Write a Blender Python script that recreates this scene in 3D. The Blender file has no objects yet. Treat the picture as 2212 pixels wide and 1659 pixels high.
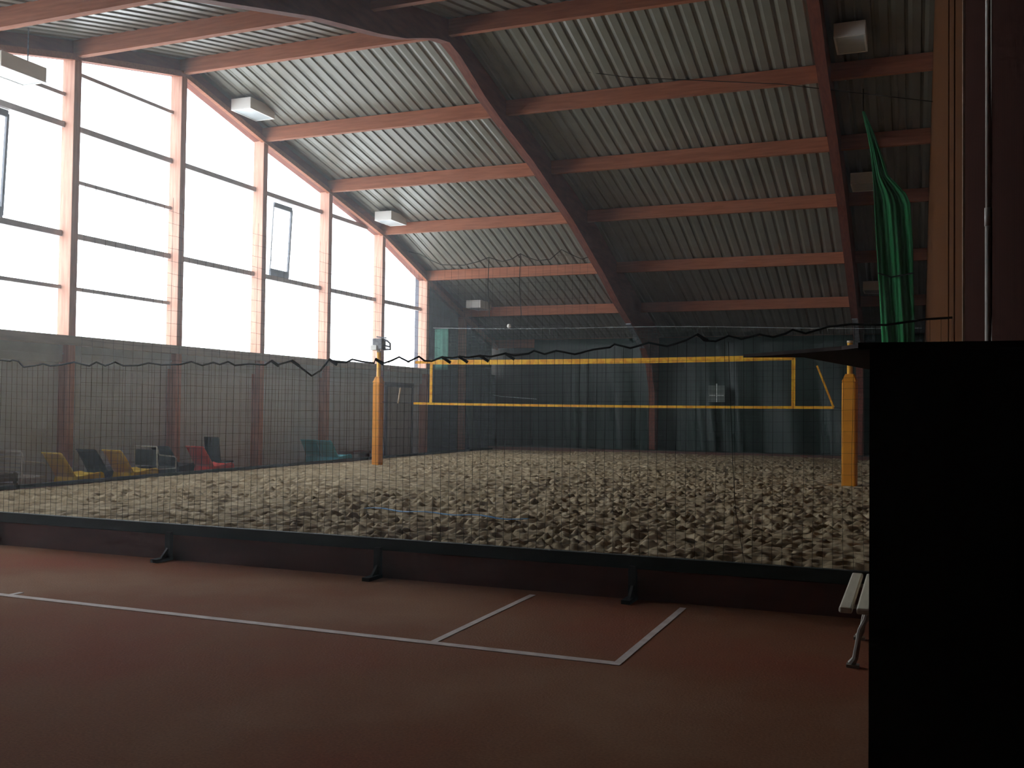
import bpy, bmesh, math, random
import numpy as np
from mathutils import Matrix, Vector
random.seed(7)
rng = np.random.default_rng(11)
scene = bpy.context.scene
COL = scene.collection

# ------------------------------------------------------------------ colour helpers
def lin(c):
    return tuple(((v / 255) / 12.92 if v / 255 <= 0.04045 else ((v / 255 + 0.055) / 1.055) ** 2.4) for v in c) + (1.0,)

def mat(name, rgb, rough=0.7, rgb2=None, scale=6.0, stretch=(1, 1, 1), bump=0.0, spec=0.3, detail=4.0, metal=0.0, contrast=(0.3, 0.7)):
    """Principled material whose colour wanders between rgb and rgb2 with a noise in object space."""
    m = bpy.data.materials.new(name); m.use_nodes = True
    nt = m.node_tree; b = nt.nodes['Principled BSDF']
    b.inputs['Roughness'].default_value = rough
    b.inputs['Specular IOR Level'].default_value = spec
    b.inputs['Metallic'].default_value = metal
    rgb2 = rgb2 or tuple(max(0, v * 0.86) for v in rgb)
    tc = nt.nodes.new('ShaderNodeTexCoord'); mp = nt.nodes.new('ShaderNodeMapping')
    mp.inputs['Scale'].default_value = stretch
    nt.links.new(tc.outputs['Object'], mp.inputs['Vector'])
    n = nt.nodes.new('ShaderNodeTexNoise'); n.inputs['Scale'].default_value = scale; n.inputs['Detail'].default_value = detail
    nt.links.new(mp.outputs['Vector'], n.inputs['Vector'])
    r = nt.nodes.new('ShaderNodeValToRGB')
    r.color_ramp.elements[0].position = contrast[0]; r.color_ramp.elements[1].position = contrast[1]
    r.color_ramp.elements[0].color = lin(rgb2); r.color_ramp.elements[1].color = lin(rgb)
    nt.links.new(n.outputs['Fac'], r.inputs['Fac']); nt.links.new(r.outputs['Color'], b.inputs['Base Color'])
    if bump:
        bp = nt.nodes.new('ShaderNodeBump'); bp.inputs['Strength'].default_value = bump; bp.inputs['Distance'].default_value = 0.02
        nt.links.new(n.outputs['Fac'], bp.inputs['Height']); nt.links.new(bp.outputs['Normal'], b.inputs['Normal'])
    return m

M = {}
M['timber'] = mat('timber_redbrown', (174, 108, 76), 0.7, (148, 86, 58), 5, (0.35, 4, 4), 0.1)
M['timber_frame'] = mat('timber_frame_redbrown', (138, 78, 60), 0.75, (108, 56, 44), 5, (4, 0.35, 2), 0.1)
M['timber_post'] = mat('timber_post_glare', (212, 164, 144), 0.65, (188, 138, 118), 5, (4, 4, 0.35), 0.08)  # paleness of the posts is window glare put into the colour
M['deck'] = mat('corrugated_sheet', (128, 126, 114), 0.34, (116, 114, 102), 2.0, (1, 1, 1), 0.0, 0.5)
M['sill'] = mat('sill_board', (188, 182, 168), 0.6, (164, 158, 146), 4, (3, 0.4, 3))
M['lowwall'] = mat('render_grey', (224, 234, 244), 0.85, (212, 222, 232), 3, (1, 1, 1), 0.1)
M['band'] = mat('blue_grey_band', (206, 218, 224), 0.8, (192, 204, 212), 4)
M['slate'] = mat('slate_panel', (84, 92, 104), 0.8, (70, 76, 88), 3)
M['bar'] = mat('grey_metal_bar', (186, 180, 178), 0.5, (170, 164, 164), 8)
M['sash'] = mat('dark_sash_metal', (96, 100, 108), 0.5, (82, 86, 94), 8)
M['farwall'] = mat('far_wall_brown', (70, 66, 62), 0.9, (54, 50, 48), 2)
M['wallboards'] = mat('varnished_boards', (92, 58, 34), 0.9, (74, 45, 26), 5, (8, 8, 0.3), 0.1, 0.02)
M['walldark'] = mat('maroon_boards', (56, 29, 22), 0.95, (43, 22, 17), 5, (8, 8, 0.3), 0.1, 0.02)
M['paletrim'] = mat('pale_trim', (214, 196, 170), 0.5, (196, 176, 150), 6)
M['conduit'] = mat('white_conduit', (228, 222, 214), 0.45, (212, 206, 198), 6)
M['lampbody'] = mat('lamp_white_metal', (250, 250, 246), 0.45, (244, 244, 240), 5)
M['lampglass'] = mat('lamp_opal_cover', (214, 224, 226), 0.25, (204, 214, 218), 5, spec=0.5)
M['yellowpad'] = mat('yellow_pad', (238, 158, 30), 0.65, (218, 138, 22), 3, (1, 1, 1), 0.1)
M['yellowpost'] = mat('yellow_paint', (240, 178, 60), 0.5, (222, 158, 48), 4)
M['yellowtape'] = mat('yellow_tape', (244, 190, 40), 0.6, (226, 150, 22), 9, (1.2, 1.2, 1.2), contrast=(0.4, 0.6))
M['cord'] = mat('black_green_cord', (26, 32, 28), 0.8, (20, 24, 22), 6)
M['hem'] = mat('black_hem_tape', (30, 34, 36), 0.7, (22, 26, 28), 6)
M['silvercord'] = mat('silver_wire', (190, 198, 196), 0.4, (170, 178, 178), 6)
M['boardrail'] = mat('dark_green_capping', (44, 52, 48), 0.75, (34, 42, 38), 4, (0.5, 2, 2))
M['boardpanel'] = mat('maroon_board_panel', (112, 70, 58), 0.8, (86, 50, 42), 1.6, (0.6, 2, 2))
M['iron'] = mat('dark_iron', (48, 48, 48), 0.6, (38, 38, 38), 8)
M['benchslat'] = mat('bench_slat_white', (226, 220, 200), 0.55, (208, 202, 182), 6, (5, 0.5, 5))
M['benchleg'] = mat('bench_leg_cast', (168, 164, 152), 0.6, (148, 144, 134), 8)
M['yellowplastic'] = mat('yellow_plastic', (248, 216, 74), 0.45, (236, 200, 62), 3)
M['navyplastic'] = mat('navy_plastic', (40, 58, 84), 0.45, (32, 48, 72), 3)
M['redplastic'] = mat('red_plastic', (248, 92, 86), 0.45, (236, 78, 74), 3)
M['blueplastic'] = mat('turquoise_plastic', (104, 204, 222), 0.45, (90, 190, 208), 3)
M['whitetube'] = mat('white_tube', (222, 226, 224), 0.45, (206, 210, 208), 6)
M['darkfabric'] = mat('dark_seat_fabric', (40, 54, 60), 0.85, (32, 44, 50), 8)
M['crate'] = mat('brown_crate', (110, 92, 72), 0.75, (92, 76, 60), 6)
M['maroonbox'] = mat('maroon_box', (120, 70, 62), 0.75, (100, 56, 50), 6)
M['booth'] = mat('black_booth_paint', (24, 24, 22), 0.8, (20, 20, 18), 4, spec=0.15)
M['boothroof'] = mat('booth_roof_brown', (60, 42, 36), 0.85, (48, 33, 28), 5, (1, 5, 1))
M['greynut'] = mat('grey_bracket', (150, 150, 154), 0.5, (96, 98, 104), 14)
M['greenbundle'] = mat('green_netting_bundle', (34, 124, 70), 0.85, (24, 98, 54), 7, (4, 4, 0.6), 0.3)
M['curtain'] = mat('green_tarpaulin', (36, 58, 50), 0.45, (26, 43, 38), 3, (2, 2, 0.4), 0.1, 0.4)
M['greencord'] = mat('green_net_cord', (48, 84, 74), 0.8, (38, 68, 60), 6)
M['greenpale'] = mat('pale_green_mesh_fabric', (62, 104, 92), 0.85, (50, 88, 78), 7)
M['bluetape'] = mat('blue_line_tape', (70, 130, 176), 0.6, (50, 104, 150), 5)
M['courtline'] = mat('white_court_line', (222, 210, 204), 0.8, (196, 178, 170), 6, (1, 1, 1))
M['patch'] = mat('grey_patch', (120, 128, 122), 0.8, (100, 108, 102), 5)
M['patchcross'] = mat('pale_patch_cross', (230, 236, 232), 0.7, (214, 220, 216), 5)
M['doorgrey'] = mat('door_grey', (182, 182, 178), 0.7, (168, 168, 164), 4)

def carpet_material():
    m = bpy.data.materials.new('red_granule_carpet'); m.use_nodes = True
    nt = m.node_tree; b = nt.nodes['Principled BSDF']; b.inputs['Roughness'].default_value = 0.95
    b.inputs['Specular IOR Level'].default_value = 0.1
    tc = nt.nodes.new('ShaderNodeTexCoord')
    n1 = nt.nodes.new('ShaderNodeTexNoise'); n1.inputs['Scale'].default_value = 0.42; n1.inputs['Detail'].default_value = 5
    n2 = nt.nodes.new('ShaderNodeTexNoise'); n2.inputs['Scale'].default_value = 60; n2.inputs['Detail'].default_value = 3
    for n in (n1, n2): nt.links.new(tc.outputs['Object'], n.inputs['Vector'])
    r = nt.nodes.new('ShaderNodeValToRGB')
    e = r.color_ramp.elements
    e[0].position = 0.36; e[0].color = lin((136, 74, 50)); e[1].position = 0.66; e[1].color = lin((146, 106, 80))
    x = e.new(0.5); x.color = lin((134, 86, 59))
    nt.links.new(n1.outputs['Fac'], r.inputs['Fac'])
    mx = nt.nodes.new('ShaderNodeMix'); mx.data_type = 'RGBA'; mx.blend_type = 'OVERLAY'
    mx.inputs[0].default_value = 0.35
    nt.links.new(r.outputs['Color'], mx.inputs[6]); nt.links.new(n2.outputs['Fac'], mx.inputs[7])
    nt.links.new(mx.outputs[2], b.inputs['Base Color'])
    bp = nt.nodes.new('ShaderNodeBump'); bp.inputs['Strength'].default_value = 0.3; bp.inputs['Distance'].default_value = 0.01
    nt.links.new(n2.outputs['Fac'], bp.inputs['Height']); nt.links.new(bp.outputs['Normal'], b.inputs['Normal'])
    return m
M['carpet'] = carpet_material()
M['sand'] = mat('court_sand', (172, 156, 128), 0.95, (112, 94, 66), 5, (1, 1, 1), 0.25, 0.1, 6)

def glass_material():
    m = bpy.data.materials.new('window_glass'); m.use_nodes = True
    nt = m.node_tree; nt.nodes.remove(nt.nodes['Principled BSDF'])
    out = nt.nodes['Material Output']
    t = nt.nodes.new('ShaderNodeBsdfTransparent'); t.inputs['Color'].default_value = (0.95, 0.97, 0.98, 1)
    g = nt.nodes.new('ShaderNodeBsdfGlossy'); g.inputs['Roughness'].default_value = 0.05
    mx = nt.nodes.new('ShaderNodeMixShader'); mx.inputs[0].default_value = 0.05
    nt.links.new(t.outputs[0], mx.inputs[1]); nt.links.new(g.outputs[0], mx.inputs[2]); nt.links.new(mx.outputs[0], out.inputs[0])
    return m
M['glass'] = glass_material()

# ------------------------------------------------------------------ mesh helpers
class MB:
    def __init__(self): self.v = []; self.f = []
    def add(self, verts, faces):
        o = len(self.v); self.v += [tuple(p) for p in verts]; self.f += [tuple(i + o for i in q) for q in faces]; return self
    def box(self, x0, x1, y0, y1, z0, z1):
        return self.add([(x0, y0, z0), (x1, y0, z0), (x1, y1, z0), (x0, y1, z0), (x0, y0, z1), (x1, y0, z1), (x1, y1, z1), (x0, y1, z1)],
                        [(0, 3, 2, 1), (4, 5, 6, 7), (0, 1, 5, 4), (1, 2, 6, 5), (2, 3, 7, 6), (3, 0, 4, 7)])
    def bar(self, a, b, w, h=None, up=(0, 0, 1)):
        """square bar from a to b"""
        h = h or w
        a = Vector(a); b = Vector(b); d = (b - a).normalized(); u = Vector(up)
        if abs(d.dot(u)) > 0.98: u = Vector((0, 1, 0))
        s = d.cross(u).normalized(); u = s.cross(d).normalized()
        vs = []
        for p in (a, b):
            for i, j in ((-1, -1), (1, -1), (1, 1), (-1, 1)): vs.append(p + s * (i * w / 2) + u * (j * h / 2))
        return self.add(vs, [(0, 1, 2, 3), (7, 6, 5, 4), (0, 4, 5, 1), (1, 5, 6, 2), (2, 6, 7, 3), (3, 7, 4, 0)])
    def tube(self, pts, r, n=8, cap=True, radii=None):
        pts = [Vector(p) for p in pts]; rings = []
        prev = None
        for i, p in enumerate(pts):
            d = (pts[min(i + 1, len(pts) - 1)] - pts[max(i - 1, 0)]).normalized()
            u = prev if prev is not None else (Vector((0, 0, 1)) if abs(d.z) < 0.9 else Vector((0, 1, 0)))
            s = d.cross(u).normalized(); u = s.cross(d).normalized(); prev = u
            rr = radii[i] if radii else r
            rings.append([p + (s * math.cos(2 * math.pi * k / n) + u * math.sin(2 * math.pi * k / n)) * rr for k in range(n)])
        o = len(self.v)
        for q in rings: self.v += [tuple(x) for x in q]
        for i in range(len(rings) - 1):
            for k in range(n):
                self.f.append((o + i * n + k, o + i * n + (k + 1) % n, o + (i + 1) * n + (k + 1) % n, o + (i + 1) * n + k))
        if cap:
            self.f.append(tuple(o + k for k in reversed(range(n)))); self.f.append(tuple(o + (len(rings) - 1) * n + k for k in range(n)))
        return self
    def prism(self, poly, axis, a, b):
        """poly = list of 2-D points; extruded along axis (0 x, 1 y, 2 z) from a to b"""
        def put(p, t):
            return (t, p[0], p[1]) if axis == 0 else ((p[0], t, p[1]) if axis == 1 else (p[0], p[1], t))
        n = len(poly); vs = [put(p, a) for p in poly] + [put(p, b) for p in poly]
        fs = [tuple(range(n)), tuple(reversed(range(n, 2 * n)))] + [(i, n + i, n + (i + 1) % n, (i + 1) % n) for i in range(n)]
        return self.add(vs, fs)
    def sheet(self, rows, thick=None):
        """grid of points (rows of equal length) as a surface"""
        o = len(self.v); n = len(rows[0])
        for r in rows: self.v += [tuple(p) for p in r]
        for i in range(len(rows) - 1):
            for j in range(n - 1):
                self.f.append((o + i * n + j, o + i * n + j + 1, o + (i + 1) * n + j + 1, o + (i + 1) * n + j))
        return self
    def build(self, name, m, parent=None, bevel=0.0, smooth=False, solid=0.0, loc=None):
        me = bpy.data.meshes.new(name)
        vs = self.v
        if loc is not None: vs = [(x - loc[0], y - loc[1], z - loc[2]) for x, y, z in vs]
        me.from_pydata(vs, [], self.f); me.update()
        bm = bmesh.new(); bm.from_mesh(me); bmesh.ops.recalc_face_normals(bm, faces=bm.faces); bm.to_mesh(me); bm.free()
        me.materials.append(m)
        if smooth:
            for p in me.polygons: p.use_smooth = True
        o = bpy.data.objects.new(name, me); COL.objects.link(o)
        if loc is not None: o.location = loc
        if solid:
            s = o.modifiers.new('thickness', 'SOLIDIFY'); s.thickness = solid; s.offset = 0
        if bevel:
            b = o.modifiers.new('bevel', 'BEVEL'); b.width = bevel; b.segments = 2; b.limit_method = 'ANGLE'
        if parent is not None:
            o.parent = parent
        return o

def tag(o, label, cat, group=None, kind=None):
    o['label'] = label; o['category'] = cat
    if group: o['group'] = group
    if kind: o['kind'] = kind
    return o
def thing(name, label, cat, loc=(0, 0, 0), rz=0.0, group=None, kind=None):
    o = bpy.data.objects.new(name, None); o.empty_display_size = 0.2
    COL.objects.link(o); o.location = loc; o.rotation_euler = (0, 0, rz)
    return tag(o, label, cat, group, kind)
def copy_tree(o, parent=None):
    c = o.copy(); COL.objects.link(c)
    if parent is not None: c.parent = parent
    for ch in [x for x in o.children]: copy_tree(ch, c)
    return c
def struct(o, label, cat, group=None): return tag(o, label, cat, group, 'structure')

# ------------------------------------------------------------------ key dimensions (metres)
XG = -12.87            # gable post line
XR = 2.13              # right partition face
Y0, STEP = 10.521, 2.908     # ridge, purlin spacing
YK = lambda k: Y0 + (k - 2) * STEP
ZP = {-4: 3.95, -3: 4.87, -2: 5.80, -1: 6.78, 0: 7.46, 1: 8.17, 2: 8.78, 3: 8.07, 4: 7.44, 5: 6.78, 6: 5.78, 7: 4.87, 8: 3.95}
YS = [YK(k) for k in range(-4, 9)]; ZS = [ZP[k] for k in range(-4, 9)]
PH = 0.32
def zdeck(y): return float(np.interp(y, YS, ZS)) + PH
ZSILL = 2.947
YB, HB = 2.218, 0.386   # front sandbox board
YNEAR, YFAR = -7.3, 28.3

# ------------------------------------------------------------------ floor
o = MB().box(-13.4, 2.6, YNEAR - 0.3, YFAR + 0.3, -0.2, 0.0).build('floor', M['carpet']); struct(o, 'red brown granule tennis carpet covering the hall floor', 'floor')
W = 0.055
def line(pts, label):
    m = MB()
    (x0, y0), (x1, y1) = pts
    m.box(x0, x1, y0, y1, 0.0, 0.004)
    o = m.build('court_line', M['courtline']); return struct(o, label, 'court line', 'white tennis court lines')
line([(-12.5, -0.05), (W / 2, 0.03)], 'long white baseline running across the red carpet')
line([(-W / 2, 0.03), (W / 2, 2.02)], 'short white line joining the right end of the baseline')
line([(-1.37 - W / 2, 0.03), (-1.37 + W / 2, 2.02)], 'short white line left of the baseline corner')
line([(-5.485 - W / 2, 0.03), (-5.485 + W / 2, 0.14)], 'tiny white centre mark on the baseline')

# ------------------------------------------------------------------ roof deck (corrugated, ribs run down the slope)
def deck():
    pitch = 0.275; prof = [(0.0, 0.0), (0.14, 0.0), (0.162, 0.03), (0.205, 0.03)]
    xs = []
    x = -13.35
    while x < 2.5:
        for px, pz in prof: xs.append((x + px, pz))
        x += pitch
    rows = []
    ys = [YNEAR - 0.3] + YS[1:-1] + [YFAR + 0.3]
    for y in ys:
        if y < YS[0]: zz = ZP[-4] + PH - 0.32 * (YS[0] - y)
        elif y > YS[-1]: zz = ZP[8] + PH - 0.32 * (y - YS[-1])
        else: zz = zdeck(y)
        rows.append([(px, y, zz + pz) for px, pz in xs])
    m = MB().sheet(rows)
    # plain upper skin so that no daylight leaks through
    rows2 = [[(-13.5, r[0][1], r[0][2] + 0.12), (2.7, r[0][1], r[0][2] + 0.12)] for r in rows]
    m.sheet(rows2)
    o = m.build('ceiling', M['deck']); struct(o, 'pale corrugated metal roof sheeting between the timber purlins', 'ceiling')
deck()

# ------------------------------------------------------------------ frames
SOFF = [(0.0, 8.66), (0.5, 8.56), (1.2, 8.32), (1.71, 8.13), (2.6, 7.89), (4.55, 7.45), (6.8, 6.81), (7.6, 6.57), (9.6, 5.84), (10.4, 5.55), (12.0, 4.87), (12.6, 4.66), (13.4, 4.40), (15.0, 3.78), (15.9, 3.2), (16.35, 2.3), (16.5, 0.0)]
def frame(x0, x1, label, shoe):
    left = [(Y0 + d, z) for d, z in SOFF]
    outer = [(Y0 + 17.3, 0.0), (Y0 + 17.3, zdeck(Y0 + 17.3))] + [(YK(k), ZP[k] + PH) for k in range(7, 1, -1)]
    far = left + outer
    near_in = [(Y0 - d, z) for d, z in SOFF]
    near_out = [(Y0 - 17.3, 0.0), (Y0 - 17.3, zdeck(Y0 - 17.3))] + [(YK(k), ZP[k] + PH) for k in range(-3, 3)]
    root = thing('roof_frame', label, 'roof frame', (0, 0, 0), kind='structure', group='curved timber roof frames')
    for nm, poly in (('rafter', far), ('rafter', near_in + near_out)):
        # strips instead of one n-gon
        m = MB(); n = len(SOFF)
        ins = poly[:n]
        sgn = 1 if poly is far else -1
        top = []
        for (y, z) in ins:
            d = abs(y - Y0); yy = y
            if d > 15.5: yy = Y0 + sgn * (15.5 + (d - 15.5) * 1.8)
            zt = zdeck(min(max(yy, YS[0]), YS[-1]))
            if d >= 16.5: zt = 0.0; yy = Y0 + sgn * 17.3
            elif d > 16.2: yy = Y0 + sgn * 17.3; zt = 2.3
            elif d > 15.6: yy = Y0 + sgn * 17.3; zt = zdeck(yy)
            top.append((yy, zt))
        for i in range(n - 1):
            m.prism([ins[i], ins[i + 1], top[i + 1], top[i]], 0, x0, x1)
        m.build(nm, M['timber_frame'], root)
    if shoe:
        m = MB(); pts = [(Y0 + d, z) for d, z in ((13.3, 4.43), (13.9, 4.2), (14.5, 3.98), (15.0, 3.78))]
        for (ya, za), (yb, zb) in zip(pts[:-1], pts[1:]):
            m.prism([(ya, za - 0.02), (yb, zb - 0.02), (yb, zb - 0.05), (ya, za - 0.05)], 0, x0 + 0.02, x1 - 0.02)
        s = m.build('steel_plate', M['greynut'], root); s['label'] = 'pale grey steel plate'
    return root
frame(-6.62, -6.42, 'long dark timber roof frame crossing the middle of the roof', True)
frame(0.12, 0.32, 'timber roof frame nearest the right partition wall', True)

# gable rafter (edge beam along the glazed gable)
def gable_rafter():
    m = MB(); fl = MB(); n = 0
    ks = list(range(-4, 9))
    for a, b in zip(ks[:-1], ks[1:]):
        ya, yb, za, zb = YK(a), YK(b), ZP[a], ZP[b]
        m.prism([(ya, za - 0.02), (yb, zb - 0.02), (yb, zb + PH + 0.1), (ya, za + PH + 0.1)], 0, -13.05, -12.80)
        fl.prism([(ya, za - 0.06), (yb, zb - 0.06), (yb, zb + 0.06), (ya, za + 0.06)], 0, -12.80, -12.70)
    r = m.build('gable_rafter', M['timber_frame']); struct(r, 'timber edge rafter along the top of the tall window wall', 'rafter')
    p = fl.build('rafter_flange', M['timber'], r)
gable_rafter()

# purlins, one object per bay
BAYS = [(-12.80, -6.62, 'window bay'), (-6.42, 0.12, 'middle bay'), (0.32, XR + 0.02, 'dark right bay')]
ORD = {-1: 'lowest on the near slope', 0: 'second from the ridge on the near slope', 1: 'first below the ridge on the near slope', 2: 'at the ridge', 3: 'first below the ridge on the far slope', 4: 'second below the ridge on the far slope', 5: 'third below the ridge on the far slope', 6: 'fourth below the ridge on the far slope', 7: 'fifth below the ridge, above the green curtain', 8: 'lowest, at the far eaves behind the net'}
for bi, (xa, xb, nm) in enumerate(BAYS):
    for k in range(-1, 9):
        m = MB().box(xa, xb, YK(k) - 0.06, YK(k) + 0.06, ZP[k], ZP[k] + PH - 0.005)
        p = m.build('roof_purlin', M['timber'])
        struct(p, 'red brown timber purlin of the %s, %s' % (nm, ORD[k]), 'purlin', 'timber roof purlins')

# ------------------------------------------------------------------ gable: posts, sill, low wall, glazing
PORD = {0: 'nearest of the row', 1: 'tall, first seen from the left edge', 2: 'tallest, under the ridge', 3: 'third seen from the left', 4: 'fourth seen from the left', 5: 'behind the left yellow net post', 6: 'last before the dark corner', 7: 'in the far dark corner'}
for k in range(-3, 8):
    zt = min(ZP[k], zdeck(YK(k)) - 0.1)
    m = MB().box(-13.02, -12.72, YK(k) - 0.085, YK(k) + 0.085, 0.0, zt)
    p = m.build('gable_post', M['timber_post'], bevel=0.01)
    struct(p, 'timber gable post %s' % PORD.get(k, 'on the near side, outside the windows'), 'post', 'timber gable posts')
o = MB().box(-13.35, -12.95, YNEAR, 22.15, 0.0, 2.44).build('wall_left', M['lowwall']); struct(o, 'pale grey low wall panels under the tall windows', 'wall')
o = MB().box(-13.35, -12.86, YNEAR, 22.4, 2.44, 2.76).box(-12.86, -12.84, YNEAR, 22.4, 2.58, 2.62).build('trim_1', M['band']); struct(o, 'blue grey band above the low wall panels', 'trim')
o = MB().box(-13.35, -12.70, YNEAR, 22.4, 2.76, ZSILL - 0.01).build('trim_2', M['sill'], bevel=0.008); struct(o, 'beige window sill board along the whole window wall', 'sill')
# solid gable parts beyond the glazing
m = MB().box(-13.35, -12.95, 22.15, YFAR, 0.0, 2.44).box(-13.35, -12.95, 22.4, YFAR, 2.44, ZSILL)
for k0, k1 in ((6, 8), (-4, -2)):
    for k in range(k0, k1):
        m.prism([(YK(k), ZSILL - 0.01), (YK(k + 1), ZSILL - 0.01), (YK(k + 1), ZP[k + 1] + 0.3), (YK(k), ZP[k] + 0.3)], 0, -13.2, -12.97)
o = m.build('wall_gable', M['slate']); struct(o, 'dark slate coloured gable panel right of the last window', 'wall')
H1, H2, H3, H4, H5 = 3.85, 4.854, 5.885, 6.903, 7.95
BAYBARS = {-2: [H2], -1: [H2, H4], 0: [H1, H2, H4, 7.47], 1: [H1, H2, H3, H4, H5], 2: [H2, H4], 3: [H2, H4], 4: [H2, H4], 5: [H2]}
BAYLAB = ['narrow window bay on the near side, outside the photo', 'window bay on the near side, just outside the photo', 'tall window bay at the left edge with an open dark sash', 'window bay with five cross bars left of the ridge post', 'window bay right of the ridge post with two cross bars', 'window bay with a small open vent sash', 'window bay narrowing under the sloping roof, left of yellow post', 'smallest window bay beside the dark corner']
for k in range(-2, 6):
    ya, yb = YK(k) + 0.085, YK(k + 1) - 0.085
    za, zb = ZP[k], ZP[k + 1]
    root = thing('window_%d' % (k + 3), BAYLAB[k + 2], 'window', (XG, (ya + yb) / 2, ZSILL), kind='structure')
    P = (XG, (ya + yb) / 2, ZSILL)
    MB().prism([(ya - 0.05, ZSILL - 0.02), (yb + 0.05, ZSILL - 0.02), (yb + 0.05, zb + 0.02), (ya - 0.05, za + 0.02)], 0, -13.005, -12.995).build('pane', M['glass'], root, loc=P).location = (0, 0, 0)
    for h in BAYBARS[k]:
        y0, y1 = ya, yb
        # clip under sloping rafter
        if h > zb:
            t = (za - h) / (za - zb) if za > zb else 1
            y1 = ya + t * (yb - ya)
        if h > za:
            t = (h - za) / (zb - za) if zb > za else 0
            y0 = ya + t * (yb - ya)
        if y1 - y0 < 0.05: continue
        th = 0.11 if h in (H2, H4) else 0.07
        b = MB().box(-13.04, -12.94, y0, y1, h - th / 2, h + th / 2).build('crossbar', M['bar'], root, loc=P); b.location = (0, 0, 0)
    def sash(y0, y1, z0, z1, tilt):
        m = MB()
        d = -13.05
        zt = z1
        def pt(y, z): return (d - tilt * (zt - z), y, z)
        m.bar(pt(y0, z0 + 0.05), pt(y1, z0 + 0.05), 0.06, 0.20); m.bar(pt(y0, z1), pt(y1, z1), 0.05, 0.12)
        m.bar(pt(y1, z0), pt(y1, z1), 0.05); m.bar(pt(y0, z0), pt(y0, z1), 0.02)
        s = m.build('vent_sash', M['sash'], root, loc=P); s.location = (0, 0, 0); s['label'] = 'dark metal frame of an opened vent'
    if k == 0: sash(5.3, 6.36, 4.98, 6.78, 0.05)
    if k == 3: sash(14.24, 15.0, 4.97, 6.72, 0.05)

# door in the low wall
root = thing('door_1', 'grey door in the low wall right of the left yellow post', 'door', (-12.95, 20.69, 0.0), kind='structure')
a = MB().box(-12.95, -12.91, 19.9, 21.48, 0.0, 2.30).build('door_leaf', M['doorgrey'], root, loc=(-12.95, 20.69, 0)); a.location = (0, 0, 0)
a = MB().box(-12.95, -12.88, 19.8, 21.56, 2.30, 2.44).box(-12.95, -12.89, 19.82, 19.9, 0, 2.3).box(-12.95, -12.89, 21.48, 21.56, 0, 2.3).build('door_frame', M['sash'], root, loc=(-12.95, 20.69, 0)); a.location = (0, 0, 0)
a = MB().tube([(-12.91, 21.3, 1.05), (-12.86, 21.3, 1.05), (-12.86, 21.18, 1.05)], 0.012).build('door_handle', M['greynut'], root, loc=(-12.95, 20.69, 0)); a.location = (0, 0, 0)

# ------------------------------------------------------------------ far wall, near wall, right partition
o = MB().box(-13.4, 2.6, YFAR, YFAR + 0.3, 0, 4.6).build('wall_far', M['farwall']); struct(o, 'dark far wall behind the green curtain', 'wall')
o = MB().box(-13.4, 2.6, YNEAR - 0.3, YNEAR, 0, 4.6).build('wall_near', M['farwall']); struct(o, 'dark near wall behind the viewpoint', 'wall')
YSPL = 0.83
def side_wall(name, ya, yb, m_, label):
    m = MB(); ys = [ya] + [y for y in YS if ya < y < yb] + [yb]
    for a, b in zip(ys[:-1], ys[1:]):
        za = zdeck(min(max(a, YS[0]), YS[-1])) + 0.1; zb = zdeck(min(max(b, YS[0]), YS[-1])) + 0.1
        m.prism([(a, 0), (b, 0), (b, zb), (a, za)], 0, XR, XR + 0.2)
    o = m.build(name, m_); return struct(o, label, 'wall')
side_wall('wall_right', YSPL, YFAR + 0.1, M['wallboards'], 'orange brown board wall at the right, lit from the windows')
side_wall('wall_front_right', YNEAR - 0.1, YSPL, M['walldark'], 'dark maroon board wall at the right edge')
for i, (y, r, lab) in enumerate([(YSPL + 0.02, 0.010, 'thin pale joint strip at the end of the orange boards'), (2.6, 0.007, 'thin joint strip on the orange board wall, nearer one'), (4.1, 0.007, 'thin joint strip on the orange board wall, farther one')]):
    o = MB().box(XR - r * 1.6, XR + 0.01, y - r * 2.2, y + r * 2.2, 0, zdeck(y)).build('trim_%d' % (i + 3), M['paletrim'] if i == 0 else M['wallboards'])
    struct(o, lab, 'trim')
root = thing('wall_conduit', 'white conduit pipe running up the dark maroon wall', 'pipe', (XR - 0.014, -1.633, 0))
a = MB().tube([(0, 0, 0.0), (0, 0, 2.54)], 0.014, 10).build('pipe', M['conduit'], root, smooth=True)
a = MB().tube([(0, 0, 2.54), (0, 0, 5.9)], 0.0125, 10).build('pipe', M['conduit'], root, smooth=True)
a = MB().tube([(0, 0, 2.50), (0, 0, 2.58)], 0.0165, 10).build('coupling', M['conduit'], root, smooth=True)

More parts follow.
